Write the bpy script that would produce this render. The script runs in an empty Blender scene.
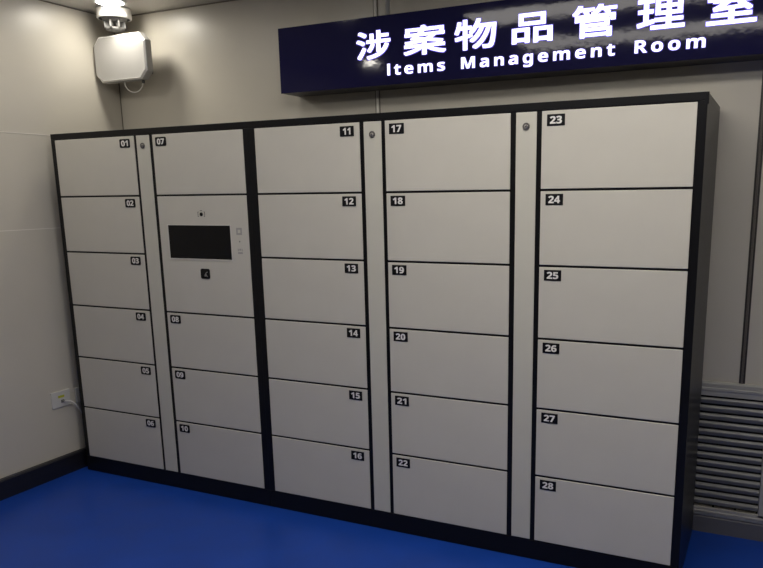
import bpy, bmesh, math, random
from mathutils import Vector, Matrix

sc = bpy.context.scene
COL = sc.collection
random.seed(4)

# ------------------------------------------------------------------ materials
def mat(name, col, rough=0.5, metal=0.0, spec=0.5, emit=None, estr=0.0,
        noise=0.0, nscale=20.0, bump=0.0, bscale=200.0, coat=0.0, rnoise=0.0, stretch=None):
    m = bpy.data.materials.new(name)
    m.use_nodes = True
    nt = m.node_tree
    b = nt.nodes['Principled BSDF']
    b.inputs['Base Color'].default_value = (*col, 1)
    b.inputs['Roughness'].default_value = rough
    b.inputs['Metallic'].default_value = metal
    b.inputs['Specular IOR Level'].default_value = spec
    b.inputs['Coat Weight'].default_value = coat
    b.inputs['Coat Roughness'].default_value = 0.05
    if emit:
        b.inputs['Emission Color'].default_value = (*emit, 1)
        b.inputs['Emission Strength'].default_value = estr
    tc = None
    if noise or bump or rnoise:
        tc = nt.nodes.new('ShaderNodeTexCoord')
        src = tc.outputs['Object']
        if stretch:
            mp = nt.nodes.new('ShaderNodeMapping')
            mp.inputs['Scale'].default_value = stretch
            nt.links.new(src, mp.inputs['Vector'])
            src = mp.outputs['Vector']
    if noise:
        n = nt.nodes.new('ShaderNodeTexNoise')
        n.inputs['Scale'].default_value = nscale
        n.inputs['Detail'].default_value = 5
        nt.links.new(src, n.inputs['Vector'])
        r = nt.nodes.new('ShaderNodeValToRGB')
        r.color_ramp.elements[0].position = 0.3
        r.color_ramp.elements[1].position = 0.7
        r.color_ramp.elements[0].color = (*[c * (1 - noise) for c in col], 1)
        r.color_ramp.elements[1].color = (*[min(1, c * (1 + noise)) for c in col], 1)
        nt.links.new(n.outputs['Fac'], r.inputs['Fac'])
        nt.links.new(r.outputs['Color'], b.inputs['Base Color'])
    if rnoise:
        n = nt.nodes.new('ShaderNodeTexNoise')
        n.inputs['Scale'].default_value = nscale
        n.inputs['Detail'].default_value = 4
        nt.links.new(src, n.inputs['Vector'])
        r = nt.nodes.new('ShaderNodeMapRange')
        r.inputs['To Min'].default_value = max(0.02, rough - rnoise)
        r.inputs['To Max'].default_value = rough + rnoise
        nt.links.new(n.outputs['Fac'], r.inputs['Value'])
        nt.links.new(r.outputs['Result'], b.inputs['Roughness'])
    if bump:
        n = nt.nodes.new('ShaderNodeTexNoise')
        n.inputs['Scale'].default_value = bscale
        n.inputs['Detail'].default_value = 3
        nt.links.new(src, n.inputs['Vector'])
        bp = nt.nodes.new('ShaderNodeBump')
        bp.inputs['Strength'].default_value = bump
        bp.inputs['Distance'].default_value = 0.002
        nt.links.new(n.outputs['Fac'], bp.inputs['Height'])
        nt.links.new(bp.outputs['Normal'], b.inputs['Normal'])
    return m

M = dict(
    wall=mat('wall_panel_beige', (.60, .562, .485), .35, noise=.025, nscale=3, bump=.06, bscale=120),
    ceil=mat('ceiling_panel', (.63, .60, .55), .30, noise=.02, nscale=3, bump=.04, bscale=60),
    floor=mat('floor_blue_epoxy', (.008, .054, .35), .38, spec=.35, noise=.10, nscale=5, bump=.10, bscale=90, rnoise=.08),
    skirt=mat('baseboard_black_blue', (.011, .011, .017), .40, noise=.1, nscale=8),
    skirt_grey=mat('baseboard_grey', (.13, .13, .148), .45, noise=.05, nscale=8),
    alu=mat('aluminium_trim', (.80, .77, .70), .3, metal=.2),
    trim_dark=mat('trim_dark', (.05, .045, .04), .4),
    platew=mat('socket_white', (.62, .61, .58), .4),
    trimmid=mat('trim_brown', (.16, .14, .12), .35),
    joint=mat('panel_joint_pale', (.78, .74, .67), .5),
    black=mat('black_powder_coat', (.007, .007, .008), .33, spec=.25, bump=.1, bscale=900),
    door=mat('warm_grey_steel_paint', (.62, .592, .52), .40, noise=.02, nscale=6, bump=.06, bscale=700),
    strip=mat('warm_grey_strip_paint', (.61, .59, .51), .42, noise=.02, nscale=6, bump=.06, bscale=700),
    plate=mat('number_plate_black', (.006, .006, .007), .45, spec=.2),
    digit=mat('number_white', (.80, .78, .74), .5),
    chrome=mat('satin_chrome', (.78, .76, .72), .3, metal=.25),
    lockm=mat('lock_nickel', (.13, .12, .11), .35, metal=.4),
    lockc=mat('lock_core', (.34, .32, .30), .3, metal=.6),
    hole=mat('keyhole_black', (.01, .01, .01), .6),
    screen=mat('screen_glass_black', (.005, .005, .006), .16, spec=.25),
    rimlight=mat('screen_rim_pale', (.66, .63, .58), .4),
    mark=mat('printed_mark_grey', (.24, .23, .22), .5),
    markdk=mat('printed_mark_dark', (.07, .07, .07), .5),
    signface=mat('sign_face_navy', (.013, .012, .054), .06, spec=.28, bump=.20, bscale=13, rnoise=.02, nscale=30),
    signbox=mat('sign_box_dark', (.030, .028, .040), .4),
    letter=mat('letter_lit_white', (.9, .9, .95), .4, emit=(1, .985, 1), estr=1.35),
    halo=mat('letter_halo_violet', (.12, .10, .5), .4, emit=(.16, .12, .75), estr=.75),  # halo of light round the letters, put in as glowing violet geometry
    white=mat('white_plastic', (.80, .79, .76), .35),
    boxwhite=mat('off_white_plastic', (.44, .43, .412), .40, noise=.015, nscale=8),
    boxedge=mat('white_cover_edge', (.80, .785, .75), .35),
    sens=mat('detector_grey', (.16, .155, .15), .5),
    finm=mat('detector_pale_grey', (.15, .147, .142), .45),
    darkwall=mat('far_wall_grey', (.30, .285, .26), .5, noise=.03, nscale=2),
    jointdk=mat('corner_joint_brown', (.20, .175, .14), .6),
    sensdk=mat('detector_dark_grey', (.10, .10, .10), .5),
    yellow=mat('sticker_yellow_green', (.50, .50, .03), .5),
    plug=mat('plug_grey', (.22, .22, .22), .5),
    cord=mat('white_cord', (.78, .76, .72), .5),
    grille=mat('grille_grey_alu', (.25, .247, .243), .42, metal=.1, noise=.06, nscale=20, stretch=(2, 30, 30)),
    frame=mat('grille_frame_grey', (.42, .41, .385), .4, metal=.05),
    duct=mat('duct_dark', (.02, .02, .022), .7),
    bar=mat('duct_bar_black', (.006, .006, .006), .7),
    lamp=mat('lamp_lit', (.9, .9, .9), .4, emit=(1.0, .95, .84), estr=80),
    lamp2=mat('downlight_lit', (.9, .9, .9), .4, emit=(1.0, .95, .85), estr=85),
    lamp3=mat('downlight_lit_softer', (.9, .9, .9), .4, emit=(1.0, .95, .85), estr=70),
    fill_lamp=mat('fill_downlight_dim', (.9, .9, .9), .4, emit=(1.0, .95, .85), estr=50),
    panel=mat('panel_lit', (.9, .9, .9), .5, emit=(1.0, .95, .865), estr=7.8),
    lampring=mat('lamp_ring_white', (.82, .81, .79), .35),
)

# ------------------------------------------------------------------ mesh helpers
def add_box(bm, a, b, bevel=0.0, seg=2, mi=0):
    a, b = Vector(a), Vector(b)
    c, d = (a + b) / 2, b - a
    r = bmesh.ops.create_cube(bm, size=1.0, matrix=Matrix.Translation(c) @ Matrix.Diagonal((*d, 1)))
    vs = r['verts']
    fs = {f for v in vs for f in v.link_faces}
    for f in fs: f.material_index = mi
    if bevel:
        es = list({e for v in vs for e in v.link_edges})
        rr = bmesh.ops.bevel(bm, geom=es, offset=bevel, segments=seg, profile=.5, affect='EDGES', material=mi)
        for f in rr['faces']: f.material_index = mi
    return vs

def add_prism(bm, poly, axis, lo, hi, mi=0):
    """poly: 2D points; axis 'x','y','z' is the extrusion direction."""
    def p3(p, t):
        if axis == 'y': return (p[0], t, p[1])
        if axis == 'x': return (t, p[0], p[1])
        return (p[0], p[1], t)
    A = [bm.verts.new(p3(p, lo)) for p in poly]
    B = [bm.verts.new(p3(p, hi)) for p in poly]
    n = len(poly)
    fs = [bm.faces.new(A), bm.faces.new(B[::-1])]
    for i in range(n):
        fs.append(bm.faces.new((A[i], B[i], B[(i + 1) % n], A[(i + 1) % n])))
    for f in fs: f.material_index = mi
    return fs

def rrect(x0, z0, x1, z1, r, n=5):
    pts = []
    for cx, cz, a0 in ((x1 - r, z1 - r, 0), (x0 + r, z1 - r, 90), (x0 + r, z0 + r, 180), (x1 - r, z0 + r, 270)):
        for k in range(n + 1):
            t = math.radians(a0 + 90 * k / n)
            pts.append((cx + r * math.cos(t), cz + r * math.sin(t)))
    return pts

def add_lathe(bm, prof, center, axis='z', n=40, mi=0):
    """prof: list of (radius, height along axis); closed with caps where radius is 0."""
    rings = []
    cx, cy, cz = center
    for r, h in prof:
        ring = []
        if r <= 1e-6:
            p = (cx, cy, cz + h) if axis == 'z' else (cx, cy + h, cz)
            ring = [bm.verts.new(p)]
        else:
            for k in range(n):
                t = 2 * math.pi * k / n
                u, v = r * math.cos(t), r * math.sin(t)
                ring.append(bm.verts.new((cx + u, cy + v, cz + h) if axis == 'z' else (cx + u, cy + h, cz + v)))
        rings.append(ring)
    for A, B in zip(rings, rings[1:]):
        if len(A) == 1 and len(B) == 1: continue
        for k in range(n):
            k2 = (k + 1) % n
            if len(A) == 1: f = bm.faces.new((A[0], B[k], B[k2]))
            elif len(B) == 1: f = bm.faces.new((A[k], A[k2], B[0]))
            else: f = bm.faces.new((A[k], A[k2], B[k2], B[k]))
            f.material_index = mi
            f.smooth = True

def add_tube(bm, pts, r, n=10, mi=0):
    pts = [Vector(p) for p in pts]
    rings = []
    up = Vector((0, 0, 1))
    for i, p in enumerate(pts):
        d = (pts[min(i + 1, len(pts) - 1)] - pts[max(i - 1, 0)]).normalized()
        s = d.cross(up)
        if s.length < 1e-3: s = d.cross(Vector((0, 1, 0)))
        s.normalize(); t = s.cross(d)
        rings.append([bm.verts.new(p + r * (math.cos(2 * math.pi * k / n) * s + math.sin(2 * math.pi * k / n) * t)) for k in range(n)])
    for A, B in zip(rings, rings[1:]):
        for k in range(n):
            f = bm.faces.new((A[k], A[(k + 1) % n], B[(k + 1) % n], B[k])); f.smooth = True; f.material_index = mi
    bm.faces.new(rings[0][::-1]).material_index = mi
    bm.faces.new(rings[-1]).material_index = mi

def smooth_path(ctrl, steps=8):
    P = [Vector(c) for c in ctrl]
    P = [P[0] * 2 - P[1]] + P + [P[-1] * 2 - P[-2]]
    out = []
    for i in range(1, len(P) - 2):
        a, b, c, d = P[i - 1:i + 3]
        for k in range(steps):
            t = k / steps
            out.append(.5 * ((2 * b) + (c - a) * t + (2 * a - 5 * b + 4 * c - d) * t * t + (3 * b - a - 3 * c + d) * t ** 3))
    out.append(P[-2])
    return out

def bold(t):
    """the built-in bold sans-serif letter shapes"""
    o = ''
    for c in t:
        if c.isascii() and c.isdigit(): o += chr(0x1D7EC + int(c))
        elif c == 'I': o += chr(0x1D5F9)          # plain upright bar
        elif 'A' <= c <= 'Z': o += chr(0x1D5D4 + ord(c) - 65)
        elif 'a' <= c <= 'z': o += chr(0x1D5EE + ord(c) - 97)
        else: o += c
    return o

def add_text(bm, body, x0, x1, z0, z1, y, depth, weight=0.0, spacing=1.0, mi=0, cap=False):
    """lettering facing -y, its outline fitted to x0..x1, z0..z1; weight (in metres) thickens every
    stroke; cap: z0..z1 is baseline to cap height, descenders hang below z0"""
    cu = bpy.data.curves.new('t', 'FONT')
    cu.body = bold(body); cu.size = 1.0; cu.space_character = spacing
    cu.resolution_u = 5
    ob = bpy.data.objects.new('t', cu); COL.objects.link(ob)
    bpy.context.view_layer.update()
    me = bpy.data.meshes.new_from_object(ob.evaluated_get(bpy.context.evaluated_depsgraph_get()))
    bpy.data.objects.remove(ob); bpy.data.curves.remove(cu)
    xs = [v.co.x for v in me.vertices]; ys = [v.co.y for v in me.vertices]
    ax, bx = min(xs), max(xs)
    ay, by = (0.0, 0.714) if cap else (min(ys), max(ys))
    dirs = [(0, 0)]
    if weight: dirs += [(a * weight, b * weight) for a in (-1, 0, 1) for b in (-1, 0, 1) if a or b]
    for k, (dx, dz) in enumerate(dirs):
        tb = bmesh.new(); tb.from_mesh(me)
        for v in tb.verts:
            v.co = (x0 + weight + (v.co.x - ax) / (bx - ax) * (x1 - x0 - 2 * weight) + dx,
                    y - k * 1.5e-5, z0 + weight + (v.co.y - ay) / (by - ay) * (z1 - z0 - 2 * weight) + dz)
        g = bmesh.ops.extrude_face_region(tb, geom=tb.faces[:])
        for v in [e for e in g['geom'] if isinstance(e, bmesh.types.BMVert)]: v.co.y -= depth
        bmesh.ops.recalc_face_normals(tb, faces=tb.faces)
        tm = bpy.data.meshes.new('t'); tb.to_mesh(tm); tb.free()
        n0 = len(bm.faces)
        bm.from_mesh(tm); bpy.data.meshes.remove(tm)
        bm.faces.ensure_lookup_table()
        for f in bm.faces[n0:]: f.material_index = mi
    bpy.data.meshes.remove(me)

def wloc(o):
    v = Vector((0, 0, 0))
    while o: v = v + o.location; o = o.parent
    return v

def obj(name, bm, mats, parent=None, loc=None, recalc=True):
    if recalc: bmesh.ops.recalc_face_normals(bm, faces=bm.faces)
    o = bpy.data.objects.new(name, bpy.data.meshes.new(name))
    COL.objects.link(o)
    if parent: o.parent = parent
    base = wloc(parent) if parent else Vector((0, 0, 0))
    if loc is not None:
        o.location = Vector(loc) - base
        base = Vector(loc)
    bmesh.ops.translate(bm, verts=bm.verts, vec=-base)
    bm.to_mesh(o.data); bm.free()
    for m in (mats if isinstance(mats, (list, tuple)) else [mats]): o.data.materials.append(m)
    return o

def thing(name, label, cat, loc, group=None):
    o = bpy.data.objects.new(name, None); COL.objects.link(o)
    o.empty_display_size = .1
    o.location = loc
    return tag(o, label, cat, group)

def tag(o, label, cat, group=None):
    o['label'] = label; o['category'] = cat
    if group: o['group'] = group
    return o

def struct(name, bm, mats):
    o = obj(name, bm, mats); o['kind'] = 'structure'; return o

def B(*boxes, bevel=0.0, seg=2):
    bm = bmesh.new()
    for a, b in boxes: add_box(bm, a, b, bevel, seg)
    return bm

# ------------------------------------------------------------------ room
WX, WY, CZ = -.11, .585, 2.615         # left wall, back wall, ceiling
RX, FY = 5.30, -4.60                   # right wall and the wall behind the camera
T = .12
struct('floor', B(((WX - T, FY - T, -.10), (RX + T, WY + T, 0))), M['floor'])
struct('ceiling', B(((WX - T, FY - T, CZ), (RX + T, WY + T, CZ + .10))), M['ceil'])
struct('wall_left', B(((WX - T, FY - T, 0), (WX, WY + T, CZ))), M['wall'])
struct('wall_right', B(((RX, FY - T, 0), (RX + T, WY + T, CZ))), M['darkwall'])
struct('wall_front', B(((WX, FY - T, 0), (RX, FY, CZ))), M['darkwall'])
GX0, GX1, GZ0, GZ1 = 3.06, 3.575, .113, .672   # grille opening in the back wall
struct('wall_back', B(((WX, WY, 0), (GX0, WY + T, CZ)), ((GX1, WY, 0), (RX, WY + T, CZ)),
                      ((GX0, WY, 0), (GX1, WY + T, GZ0)), ((GX0, WY, GZ1), (GX1, WY + T, CZ))), M['wall'])
# baseboards
def skirting(poly_d, h):
    return [(0, 0), (poly_d, 0), (poly_d, h - .008), (poly_d - .006, h), (0, h)]
bm = bmesh.new()
add_prism(bm, [(WX + a, z) for a, z in skirting(.030, .108)], 'y', FY, WY)
struct('baseboard_left', bm, M['skirt'])
bm = bmesh.new()
add_prism(bm, [(WY - a, z) for a, z in skirting(.008, .083)], 'x', WX + .030, RX)
struct('baseboard_back', bm, M['skirt_grey'])
bm = bmesh.new()
add_prism(bm, [(RX - a, z) for a, z in skirting(.02, .10)], 'y', FY, WY - .008)
struct('baseboard_right', bm, M['skirt_grey'])
# vertical aluminium joint covers on the back wall
def joint_cover(x, z0, w, r):
    """dark flanges with a rounded light rib between them"""
    bm = bmesh.new()
    add_box(bm, (x - w, WY - .003, z0), (x - r - .0005, WY, CZ), mi=0)
    add_box(bm, (x + r + .0005, WY - .003, z0), (x + w, WY, CZ), mi=0)
    prof = [(x - r, WY)] + [(x + r * math.sin(math.radians(t)), WY - .003 - r * .9 * math.cos(math.radians(t))) for t in range(-90, 91, 15)] + [(x + r, WY)]
    add_prism(bm, prof, 'z', z0, CZ, mi=1)
    return bm
struct('trim_1', joint_cover(1.664, .083, .0135, .0085), [M['jointdk'], M['alu']])
struct('trim_2', joint_cover(3.464, .729, .0125, .0035), [M['trim_dark'], M['trimmid']])
# pale horizontal panel joints on the left wall, dark strips imitating the ceiling shadow gap, corner joint
struct('trim_3', B(((WX, FY, 1.911), (WX + .0015, WY, 1.9155))), M['joint'])
struct('trim_4', B(((WX, FY, 1.408), (WX + .0015, WY, 1.412))), M['joint'])
struct('shadow_gap_strip_1', B(((WX, WY - .005, CZ - .006), (RX, WY, CZ))), M['jointdk'])
struct('shadow_gap_strip_2', B(((WX, FY, CZ - .006), (WX + .005, WY - .005, CZ))), M['jointdk'])
struct('trim_7', B(((WX, WY - .004, .108), (WX + .004, WY, CZ - .006))), M['jointdk'])

# ------------------------------------------------------------------ lockers
COLS = [(0, .5717), (.6965, 1.2582), (1.3278, 1.8876), (2.0128, 2.5733), (2.7005, 3.2669)]
STRIPS = [(.5885, .6752), (1.9085, 1.9943), (2.5959, 2.6799)]
LOCKS = [(.630, 1.827), (1.951, 1.824), (2.638, 1.824)]
ZT, ZB, TOP, DEP = 1.8776, .0926, 1.911, .558
PITCH = (ZT - ZB) / 6
G = .0045                                # half the gap between two doors of a column
def zrow(r): return ZT - PITCH * r
FR = .004                                # depth of the recess the doors sit in

def carcass(x0, x1, bars):
    bm = bmesh.new()
    add_box(bm, (x0, FR, ZB - .004), (x1, DEP, ZT + .004))
    add_box(bm, (x0, 0, .0), (x1, DEP, ZB - .004), .0015)             # plinth
    add_box(bm, (x0, 0, ZT + .004), (x1, DEP, TOP), .0015)            # top
    for a, b in bars: add_box(bm, (a, .0005, ZB - .003), (b, FR + .002, ZT + .003), .001)
    return bm

def number_plate(body, x, z, parent, rounded):
    """x, z: upper left corner"""
    w, h = .070, .043
    bm = bmesh.new()
    add_prism(bm, rrect(x, z - h, x + w, z, .007 if rounded else .0012), 'y', -.0035, -.0016, mi=0)
    bmesh.ops.recalc_face_normals(bm, faces=bm.faces)
    dw = .047 if body != '11' else .038
    add_text(bm, body, x + w / 2 - dw / 2, x + w / 2 + dw / 2, z - h / 2 - .0142, z - h / 2 + .0142, -.0035, .0005, weight=.0006, mi=1)
    return obj('number_plate', bm, [M['plate'], M['digit']], parent, (x + w / 2, -.0016, z - h / 2), recalc=False)

def door(root, num, col, r0, r1, side, rounded):
    x0, x1 = COL_X[col]
    z1, z0 = zrow(r0) - (G if r0 else 0), zrow(r1) + (G if r1 < 6 else 0)
    bm = B(((x0, -.0016, z0), (x1, FR - .0005, z1)), bevel=.0020, seg=3)
    d = obj('door', bm, M['door'], root, ((x0 + x1) / 2, 0, (z0 + z1) / 2))
    d['label'] = 'pale warm grey locker door numbered %s' % num
    px = x0 + .021 if side == 'L' else x1 - .027 - .070
    number_plate(num, px, z1 - (.0135 if r0 == 0 else .0105), d, rounded)
    return d
COL_X = COLS

def lock_strip(root, i):
    x0, x1 = STRIPS[i]
    s = obj('lock_strip', B(((x0, -.0016, ZB), (x1, FR - .0005, ZT)), bevel=.0020, seg=3), M['strip'], root, ((x0 + x1) / 2, 0, (ZB + ZT) / 2))
    s['label'] = 'narrow pale grey full-height strip with a round key lock'
    x, z = LOCKS[i]
    bm = bmesh.new()
    add_lathe(bm, [(.0145, 0), (.0145, -.003), (.0125, -.0055), (.0095, -.0055), (.0090, -.0045), (0, -.0045)], (x, -.0014, z), 'y', 28, 0)
    bmesh.ops.recalc_face_normals(bm, faces=bm.faces)
    add_lathe(bm, [(.0078, 0), (.0078, -.0012), (0, -.0012)], (x, -.0058, z), 'y', 24, 1)
    c = B(((-.0012, -.0006, -.006), (.0012, .0004, .006)))
    bmesh.ops.rotate(c, verts=c.verts, matrix=Matrix.Rotation(.6, 3, 'Y'))
    bmesh.ops.translate(c, verts=c.verts, vec=(x, -.0072, z))
    tm = bpy.data.meshes.new('t'); c.to_mesh(tm); c.free()
    n0 = len(bm.faces); bm.from_mesh(tm); bpy.data.meshes.remove(tm); bm.faces.ensure_lookup_table()
    for f in bm.faces[n0:]: f.material_index = 2
    k = obj('lock', bm, [M['lockm'], M['lockc'], M['hole']], s, (x, -.0016, z))
    k['label'] = 'small round metal key lock'

# left module: doors 01-10 and the touch-screen panel
LX0, LX1, RX0, RX1 = -.031, 1.2926, 1.2932, 3.300
cab = thing('locker_cabinet', 'left black-framed locker cabinet with touch screen and doors 01 to 10, in the corner', 'locker', ((LX0 + LX1) / 2, DEP / 2, 0))
b = obj('body', carcass(LX0, LX1, [(LX0, -.004), (1.2622, LX1)]), M['black'], cab); b['label'] = 'black steel cabinet body and plinth'
for r in range(6): door(cab, '%02d' % (r + 1), 0, r, r + 1, 'R', True)
lock_strip(cab, 0)
door(cab, '07', 1, 0, 1, 'L', True)
for k, r in enumerate((3, 4, 5)): door(cab, '%02d' % (8 + k), 1, r, r + 1, 'L', True)
# control panel
x0, x1 = COLS[1]
z1, z0 = zrow(1) - G, zrow(3) + G
SX0, SX1, SZ0, SZ1 = .755, 1.150, 1.267, 1.4325
bm = B(((x0, -.0016, z0), (x1, FR - .0005, z1)), bevel=.0020, seg=3)
pan = obj('control_panel', bm, M['door'], cab, ((x0 + x1) / 2, 0, (z0 + z1) / 2)); pan['label'] = 'pale grey panel with a black touch screen'
bm = bmesh.new()
add_box(bm, (SX0, -.0026, SZ0), (SX1, -.0016, SZ1), mi=0)
for a, c in (((SX0 - .006, SZ0 - .006), (SX1 + .006, SZ0)), ((SX0 - .006, SZ1), (SX1 + .006, SZ1 + .004)),
             ((SX0 - .006, SZ0), (SX0, SZ1)), ((SX1, SZ0), (SX1 + .006, SZ1))):
    add_box(bm, (a[0], -.0036, a[1]), (c[0], -.0016, c[1]), .0006, 1, mi=1)
s = obj('screen', bm, [M['screen'], M['rimlight']], pan, ((SX0 + SX1) / 2, -.0016, (SZ0 + SZ1) / 2)); s['label'] = 'black rectangular touch screen, switched off'
# camera with printed bracket marks
cx, cz = .9765, 1.4865
bm = bmesh.new()
add_lathe(bm, [(.0095, 0), (.0095, -.0014), (.0065, -.0022), (0, -.0022)], (cx, -.0016, cz), 'y', 24, 0)
for sx in (-1, 1):
    xx = cx + sx * .021
    add_box(bm, (xx - .0015, -.0021, cz - .011), (xx + .0015, -.0016, cz + .013), mi=1)
    add_box(bm, (min(xx, xx - sx * .006), -.00211, cz - .0125), (max(xx, xx - sx * .006), -.0016, cz - .0100), mi=1)
    add_box(bm, (min(xx, xx - sx * .006), -.00211, cz + .0105), (max(xx, xx - sx * .006), -.0016, cz + .013), mi=1)
add_box(bm, (cx - .007, -.0021, cz + .0165), (cx + .007, -.0016, cz + .0195), mi=1)
c = obj('camera_lens', bm, [M['screen'], M['markdk']], pan, (cx, -.0016, cz)); c['label'] = 'tiny black camera lens with printed brackets'
# card reader with a curled pale mark
bm = bmesh.new()
add_prism(bm, rrect(.9465, 1.168, 1.0045, 1.2185, .009), 'y', -.004, -.0016, mi=0)
for pts in ([(.992, 1.203), (.983, 1.199), (.976, 1.190), (.972, 1.181)], [(.972, 1.181), (.982, 1.184), (.990, 1.179)], [(.979, 1.192), (.984, 1.188)]):
    for p, q in zip(pts, pts[1:]):
        add_tube(bm, [(p[0], -.0041, p[1]), (q[0], -.0041, q[1])], .0022, 8, mi=1)
c = obj('card_reader', bm, [M['plate'], M['mark']], pan, (.9755, -.0016, 1.193)); c['label'] = 'small black rounded card reader window with a grey mark'
for zz, hollow in ((1.4055, True), (1.309, False)):
    bm = bmesh.new()
    if hollow:
        for a, c in (((-.017, -.017), (.017, -.008)), ((-.017, .008), (.017, .017)), ((-.017, -.008), (-.008, .008)), ((.008, -.008), (.017, .008))):
            add_box(bm, (1.203 + a[0], -.0022, zz + a[1]), (1.203 + c[0], -.0016, zz + c[1]))
    else:
        add_box(bm, (1.189, -.0022, zz - .012), (1.217, -.0016, zz - .003)); add_box(bm, (1.189, -.0022, zz + .001), (1.194, -.0016, zz + .013))
        add_box(bm, (1.212, -.0022, zz + .001), (1.217, -.0016, zz + .013)); add_box(bm, (1.198, -.0022, zz + .004), (1.208, -.0016, zz + .013))
    k = obj('printed_symbol', bm, mat('symbol_grey', (.38, .365, .34), .5), pan, (1.203, -.0016, zz)); k['label'] = 'faint grey square symbol'
bm = bmesh.new(); add_lathe(bm, [(.004, 0), (.004, -.0008), (0, -.0008)], (1.203, -.0016, 1.357), 'y', 16)
obj('indicator_dot', bm, M['mark'], pan, (1.203, -.0016, 1.357))

# right module: doors 11-28
cab2 = thing('locker_cabinet', 'wide black-framed locker cabinet with doors 11 to 28, beside the air grille', 'locker', ((RX0 + RX1) / 2, DEP / 2, 0))
bm = carcass(RX0, RX1, [(RX0, 1.3238), (3.2709, RX1)])
add_box(bm, (RX1 - .01, -.0005, TOP - .042), (RX1 + .004, .016, TOP - .0005), .001)      # little lip at the top corner
b = obj('body', bm, M['black'], cab2); b['label'] = 'black steel cabinet body and plinth'
n = 11
for ci, side in ((2, 'R'), (3, 'L'), (4, 'L')):
    for r in range(6):
        door(cab2, str(n), ci, r, r + 1, side, False); n += 1
lock_strip(cab2, 1); lock_strip(cab2, 2)

# ------------------------------------------------------------------ lit sign
SX0, SX1, SZ0, SZ1, SY = 1.188, 3.93, 2.086, 2.398, .42
sign = thing('illuminated_sign', 'long navy blue wall sign with glowing white Chinese characters and English words above the lockers', 'sign', ((SX0 + SX1) / 2, (SY + WY) / 2, SZ0))
h = obj('sign_box', B(((SX0, SY + .003, SZ0), (SX1, WY, SZ1)), bevel=.002), M['signbox'], sign); h['label'] = 'dark box of the sign'
f = obj('face_panel', B(((SX0 - .001, SY, SZ0 - .001), (SX1 + .001, SY + .006, SZ1 + .001)), bevel=.001, seg=1), M['signface'], sign); f['label'] = 'glossy navy blue front panel'
CH = [('涉', 1.644, 1.829), ('案', 1.900, 2.118), ('物', 2.162, 2.364), ('品', 2.437, 2.620), ('管', 2.706, 2.893), ('理', 2.976, 3.164), ('室', 3.246, 3.430)]
def sq(x): return x - .009 * (x - 1.644) / 1.79
for t, a, c in CH:
    a, c = sq(a), sq(c)
    z0, z1 = (2.207, 2.335)
    if t == '品': z0, z1 = 2.211, 2.332
    if t == '理': z0, z1 = 2.214, 2.333
    bm = bmesh.new()
    add_text(bm, t, a, c, z0, z1, SY, .003, weight=.0024, mi=0)
    e = .0028
    add_text(bm, t, a - e, c + e, z0 - e, z1 + e, SY, .0012, weight=.0054, mi=1)  # larger glowing copy imitates the halo round the strokes
    o = obj('character', bm, [M['letter'], M['halo']], sign, ((a + c) / 2, SY, 2.27), recalc=False); o['label'] = 'glowing white character %s' % t
for t, a, c, sp in (('Items', 1.811, 2.112, 1.30), ('Management', 2.194, 2.890, 1.30), ('Room', 2.972, 3.248, 1.30)):
    a, c = sq(a), sq(c)
    bm = bmesh.new()
    add_text(bm, t, a, c, 2.128, 2.1765, SY, .003, weight=0.0, spacing=sp, mi=0, cap=True)
    add_text(bm, t, a - .002, c + .002, 2.1262, 2.1783, SY, .0012, weight=.0020, spacing=sp, mi=1, cap=True)
    # every letter is a part of its own: gather the connected pieces that overlap in x
    bm.verts.ensure_lookup_table(); bm.verts.index_update()
    seen, isl = set(), []
    for v in bm.verts:
        if v.index in seen: continue
        st, grp = [v], []
        seen.add(v.index)
        while st:
            q = st.pop(); grp.append(q.index)
            for e in q.link_edges:
                w2 = e.other_vert(q)
                if w2.index not in seen: seen.add(w2.index); st.append(w2)
        xs = [bm.verts[i].co.x for i in grp]
        isl.append([min(xs), max(xs), grp])
    isl.sort(key=lambda g: g[0])
    groups = []
    for lo, hi, grp in isl:
        if groups and lo < groups[-1][1] - .002: groups[-1][1] = max(groups[-1][1], hi); groups[-1][2] += grp
        else: groups.append([lo, hi, list(grp)])
    for k, (lo, hi, grp) in enumerate(groups):
        keep = set(grp)
        lb = bm.copy(); lb.verts.ensure_lookup_table()
        bmesh.ops.delete(lb, geom=[v for v in lb.verts if v.index not in keep], context='VERTS')
        o = obj('letter', lb, [M['letter'], M['halo']], sign, ((lo + hi) / 2, SY, 2.15), recalc=False)
        if len(groups) == len(t): o['label'] = 'glowing white letter %s' % t[k]
    bm.free()
for x in (1.776, 3.34):
    bm = bmesh.new(); add_lathe(bm, [(0, 0), (.011, 0), (.011, CZ - SZ1 - .004), (.026, CZ - SZ1 - .004), (.026, CZ - SZ1), (0, CZ - SZ1)], (x, .50, SZ1), 'z', 24)
    o = obj('hanging_rod', bm, M['chrome'], sign, (x, .50, SZ1)); o['label'] = 'polished metal hanging rod'

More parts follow.
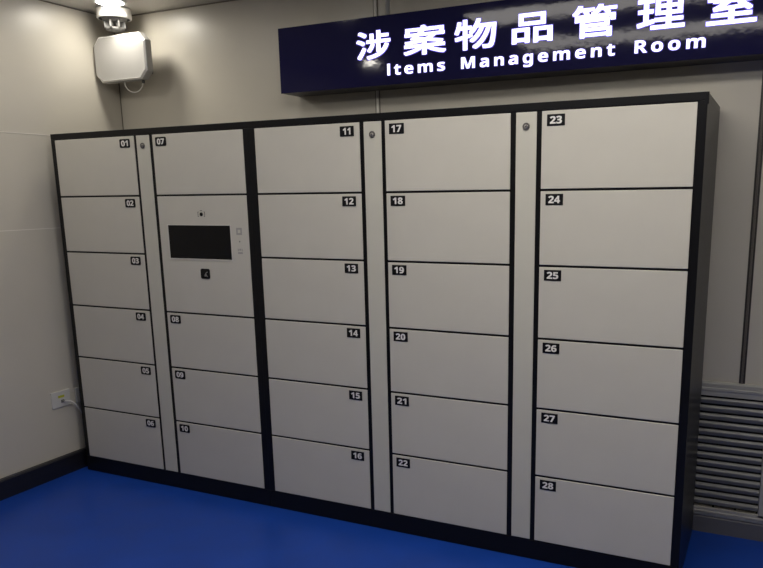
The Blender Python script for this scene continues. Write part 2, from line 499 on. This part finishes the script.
# ------------------------------------------------------------------ smoke detector
DX, DY = .075, .42
det = thing('smoke_detector', 'round white smoke detector on the ceiling in the corner above the white box', 'smoke detector', (DX, DY, CZ))
bm = bmesh.new()
add_lathe(bm, [(0, 0), (.088, 0), (.092, -.006), (.093, -.050), (.091, -.056), (.086, -.058), (.083, -.057)], (DX, DY, CZ), 'z', 56, 0)
add_lathe(bm, [(.083, -.057), (.080, -.054), (.075, -.046), (0, -.046)], (DX, DY, CZ), 'z', 56, 1)
bmesh.ops.remove_doubles(bm, verts=bm.verts, dist=1e-5)
obj('base', bm, [M['white'], M['sens']], det)
bm = bmesh.new()
add_lathe(bm, [(.070, -.047), (.066, -.060), (.055, -.074), (0, -.074)], (DX, DY, CZ), 'z', 48)
o = obj('sensor_chamber', bm, M['sens'], det); o['label'] = 'grey sensor chamber'
for k in range(8):
    t = 2 * math.pi * (k + .5) / 8
    bm = B(((.030, -.005, -.108), (.062, .005, -.068)), bevel=.002)
    bmesh.ops.rotate(bm, verts=bm.verts, matrix=Matrix.Rotation(t, 3, 'Z'))
    bmesh.ops.translate(bm, verts=bm.verts, vec=(DX, DY, CZ))
    obj('fin', bm, M['finm'], det)
bm = bmesh.new()
add_lathe(bm, [(0, -.104), (.047, -.104), (.050, -.108), (.048, -.115), (.036, -.121), (0, -.123)], (DX, DY, CZ), 'z', 44)
obj('sensor_cap', bm, M['finm'], det)

# ------------------------------------------------------------------ white box in the corner
BX0, BX1, BY0, BY1, BZ0, BZ1 = -.095, .302, .400, .452, 2.222, 2.474
box = thing('equipment_box', 'square white plastic equipment box high in the room corner below the smoke detector', 'box', ((BX0 + BX1) / 2, BY1, BZ0))
ch = .044
oct_ = [(BX0 + ch, BZ0), (BX1 - ch, BZ0), (BX1, BZ0 + ch), (BX1, BZ1 - ch), (BX1 - ch, BZ1), (BX0 + ch, BZ1), (BX0, BZ1 - ch), (BX0, BZ0 + ch)]
bm = bmesh.new(); add_prism(bm, oct_, 'y', BY0 + .008, BY1)
bmesh.ops.recalc_face_normals(bm, faces=bm.faces)
bmesh.ops.bevel(bm, geom=bm.edges[:], offset=.003, segments=2, affect='EDGES', profile=.5)
obj('housing', bm, M['boxwhite'], box)
bm = bmesh.new(); q = .010
def inset(p, d):
    mx, mz = (BX0 + BX1) / 2, (BZ0 + BZ1) / 2
    return [(x - math.copysign(d, x - mx), z - math.copysign(d, z - mz)) for x, z in p]
A = [bm.verts.new((x, BY0 + .008, z)) for x, z in inset(oct_, .002)]
C_ = [bm.verts.new((x, BY0, z)) for x, z in inset(oct_, q)]
D_ = [bm.verts.new((x, BY0 + .0012, z)) for x, z in inset(oct_, q + .004)]
for P_, Q_ in ((A, C_), (C_, D_)):
    for k in range(8): bm.faces.new((P_[k], P_[(k + 1) % 8], Q_[(k + 1) % 8], Q_[k])).material_index = 1 if P_ is A else 0
bm.faces.new(D_)
bm.faces.new(A[::-1])
o = obj('front_cover', bm, [M['boxwhite'], M['boxedge']], box); o['label'] = 'flat white cover with bevelled edge and cut corners'
bm = bmesh.new()
add_box(bm, (.06, BY1, 2.30), (.16, BY1 + .010, 2.40), .002)
add_box(bm, (.085, BY1 + .008, 2.325), (.135, WY - .008, 2.375), .004)
add_box(bm, (.05, WY - .010, 2.28), (.17, WY + .001, 2.42), .002)
o = obj('bracket', bm, M['sens'], box); o['label'] = 'wall bracket behind the box'
bm = bmesh.new()
add_tube(bm, smooth_path([(.098, .43, 2.224), (.102, .43, 2.198), (.125, .432, 2.172), (.160, .434, 2.161), (.200, .434, 2.168), (.228, .434, 2.192), (.236, .434, 2.216)]), .0028, 8, 0)
o = obj('cable_loop', bm, M['cord'], box); o['label'] = 'thin white cable loop hanging below the box'
bm = bmesh.new()
add_lathe(bm, [(0, 0), (.008, 0), (.008, -.014), (.005, -.018), (0, -.018)], (.238, .434, 2.223), 'z', 16)
obj('cable_gland', bm, M['sensdk'], box)

# ------------------------------------------------------------------ sockets on the left wall
def wall_plate(y0, y1, z0, z1, label, sticker):
    t = thing('wall_socket', label, 'wall socket', (WX, (y0 + y1) / 2, z0), 'white wall sockets low on the left wall')
    bm = B(((WX, y0, z0), (WX + .010, y1, z1)), bevel=.0025, seg=3)
    obj('face_plate', bm, M['platew'], t)
    bm = B(((WX + .0095, (y0 + y1) / 2 - .002, z0 + .024), (WX + .0112, (y0 + y1) / 2 + .018, z0 + .042)), bevel=.0008, seg=1)
    o = obj('port', bm, M['sensdk'], t); o['label'] = 'dark socket opening'
    if sticker:
        o = obj('sticker', B(((WX + .0098, y0 + .042, z0 + .055), (WX + .0106, y0 + .083, z0 + .069))), M['yellow'], t); o['label'] = 'small yellow-green sticker'
    return t
wall_plate(-.130, -.008, .396, .490, 'white wall socket with a yellow-green sticker and a cable plugged in', True)
wall_plate(.034, .154, .392, .482, 'white wall socket half hidden behind the left edge of the locker', False)
cb = thing('cable', 'thin white cable plugged into the stickered socket, running behind the locker', 'cable', (WX, -.06, .43))
bm = B(((WX + .0113, -.067, .4225), (WX + .026, -.053, .4355)), bevel=.002)
o = obj('plug', bm, M['plug'], cb); o['label'] = 'small grey plug'
bm = bmesh.new()
add_tube(bm, smooth_path([(WX + .025, -.060, .429), (WX + .038, -.046, .430), (WX + .046, -.015, .408), (WX + .036, .030, .350), (WX + .022, .075, .290), (WX + .014, .13, .24), (WX + .012, .22, .2)]), .0042, 8)
obj('cord', bm, M['cord'], cb)

# ------------------------------------------------------------------ air grille
gr = thing('air_grille', 'grey metal louvred air grille low on the back wall right of the lockers', 'air vent', ((GX0 + GX1) / 2, WY, .085))
FX0, FX1, FZ0, FZ1 = GX0 - .055, GX1 + .055, .085, .728
gy = WY - .018
bm = bmesh.new()
# stepped frame profile, mitred simply as four bars
def step_h(z_out, z_in, sgn):
    d = abs(z_in - z_out)
    return [(WY, z_out), (WY - .010, z_out), (WY - .013, z_out + sgn * .008), (WY - .013, z_out + sgn * d * .38), (WY - .017, z_out + sgn * d * .42),
            (WY - .017, z_out + sgn * d * .58), (WY - .013, z_out + sgn * d * .62), (WY - .013, z_out + sgn * d * .95), (WY, z_in)]
add_prism(bm, step_h(FZ1, GZ1 - .012, -1), 'x', FX0, FX1)
add_prism(bm, step_h(FZ0, GZ0 + .014, 1), 'x', FX0, FX1)
def step_v(x_out, x_in, sgn):
    return [(x, y) for y, x in step_h(x_out, x_in, sgn)]
for xo, xi, sg in ((FX0, GX0, 1), (FX1, GX1 - .004, -1)):
    add_prism(bm, step_v(xo, xi, sg), 'z', FZ0 + .03, FZ1 - .03)
o = obj('frame', bm, M['frame'], gr); o['label'] = 'stepped grey metal frame'
NB = 14
z_hi, z_lo = GZ1 - .016, GZ0 + .020
pb = (z_hi - z_lo) / NB
for k in range(NB):
    zc = z_hi - pb * (k + .5)
    # curved louvre: rolled upper nose at the front, face sloping down and back outward
    up = zc + pb * .34; dn = zc - pb * .33
    prof = [(WY + .002, up), (WY - .001, up + .003), (WY - .006, up), (WY - .0095, up - .006), (WY - .0095, up - .011), (WY - .006, zc - .004), (WY - .002, dn),
            (WY + .000, dn + .001), (WY - .003, zc - .002), (WY - .006, up - .010), (WY - .005, up - .005), (WY + .000, up - .003), (WY + .002, up - .002)]
    bm = bmesh.new(); add_prism(bm, prof, 'x', GX0 + .001, GX1 - .004)
    obj('louvre_blade', bm, M['grille'], gr)
for x in (3.10, 3.195, 3.288, 3.381, 3.476, 3.566):
    obj('support_bar', B(((x - .004, WY + .008, GZ0 + .001), (x + .004, WY + .020, GZ1 - .001))), M['bar'], gr)
o = obj('duct', B(((GX0 + .001, WY + .05, GZ0 + .001), (GX1 - .001, WY + .06, GZ1 - .001))), M['duct'], gr); o['label'] = 'dark duct behind the blades'

# ------------------------------------------------------------------ lamps
def downlight(x, y, r, m, label):
    t = thing('downlight', label, 'ceiling light', (x, y, CZ), None)
    bm = bmesh.new()
    add_lathe(bm, [(r * .80, 0), (r, 0), (r, -.004), (r * .93, -.009), (r * .80, -.009), (r * .80, 0)], (x, y, CZ), 'z', 48)
    obj('ring', bm, M['lampring'], t)
    bm = bmesh.new()
    add_lathe(bm, [(0, -.001), (r * .79, -.001), (r * .79, -.009), (r * .72, -.012), (r * .5, -.014), (0, -.015)], (x, y, CZ), 'z', 48)
    o = obj('diffuser', bm, m, t); o['label'] = 'glowing round diffuser'
downlight(.190, .290, .086, M['lamp'], 'round glowing downlight at the top edge beside the smoke detector')
downlight(.24, -.56, .085, M['lamp2'], 'round ceiling downlight above the left lockers')
downlight(1.15, -.30, .085, M['fill_lamp'], 'added fill downlight, out of view, brightening the middle-left lockers')  # unseen lamp, added to brighten the middle-left locker doors
downlight(3.80, -.75, .085, M['lamp2'], 'round ceiling downlight beyond the right end of the lockers')
downlight(.48, -1.82, .085, M['lamp3'], 'small round ceiling downlight in front of the left lockers')
def light_panel(x0, x1, y0, y1, label):
    t = thing('light_panel', label, 'ceiling light', ((x0 + x1) / 2, (y0 + y1) / 2, CZ), None)
    bm = bmesh.new(); w = .025
    for a, c in (((x0, y0), (x1, y0 + w)), ((x0, y1 - w), (x1, y1)), ((x0, y0 + w), (x0 + w, y1 - w)), ((x1 - w, y0 + w), (x1, y1 - w))):
        add_box(bm, (a[0], a[1], CZ - .012), (c[0], c[1], CZ))
    obj('frame', bm, M['lampring'], t)
    o = obj('diffuser', B(((x0 + w, y0 + w, CZ - .008), (x1 - w, y1 - w, CZ))), M['panel'], t); o['label'] = 'glowing flat diffuser'
light_panel(1.75, 3.65, -1.95, -1.50, 'long ceiling light panel in front of the right lockers, farther from the sign')
light_panel(1.75, 3.65, -.98, -.58, 'long ceiling light panel in front of the right lockers, nearer to the sign')
light_panel(4.10, 5.10, -1.95, -1.50, 'shorter rectangular ceiling light panel near the right wall')

# ------------------------------------------------------------------ camera
cd = bpy.data.cameras.new('camera'); cam = bpy.data.objects.new('camera', cd); COL.objects.link(cam)
F, CX, CY = 741.471, 424.742, 349.135
yaw, pitch, roll = (math.radians(v) for v in (-25.36516, -11.89710, -0.775574))
fw = Vector((math.sin(yaw) * math.cos(pitch), math.cos(yaw) * math.cos(pitch), math.sin(pitch)))
r0 = Vector((math.cos(yaw), -math.sin(yaw), 0)); u0 = r0.cross(fw)
rr = r0 * math.cos(roll) + u0 * math.sin(roll); uu = -r0 * math.sin(roll) + u0 * math.cos(roll)
mw = Matrix(((rr.x, uu.x, -fw.x, 3.55853), (rr.y, uu.y, -fw.y, -2.89523), (rr.z, uu.z, -fw.z, 1.57546), (0, 0, 0, 1)))
cam.matrix_world = mw
cd.sensor_fit = 'HORIZONTAL'; cd.sensor_width = 36; cd.lens = F * 36 / 763
cd.shift_x = (381.5 - CX) / 763; cd.shift_y = (CY - 284) / 763
cd.clip_start = .01
sc.camera = cam

# ------------------------------------------------------------------ world and view
w = bpy.data.worlds.new('world'); sc.world = w; w.use_nodes = True
w.node_tree.nodes['Background'].inputs[0].default_value = (.02, .02, .02, 1)
sc.view_settings.view_transform = 'Standard'; sc.view_settings.look = 'None'
sc.view_settings.gamma = 1; sc.view_settings.use_curve_mapping = False
sc.view_settings.exposure = 0.0
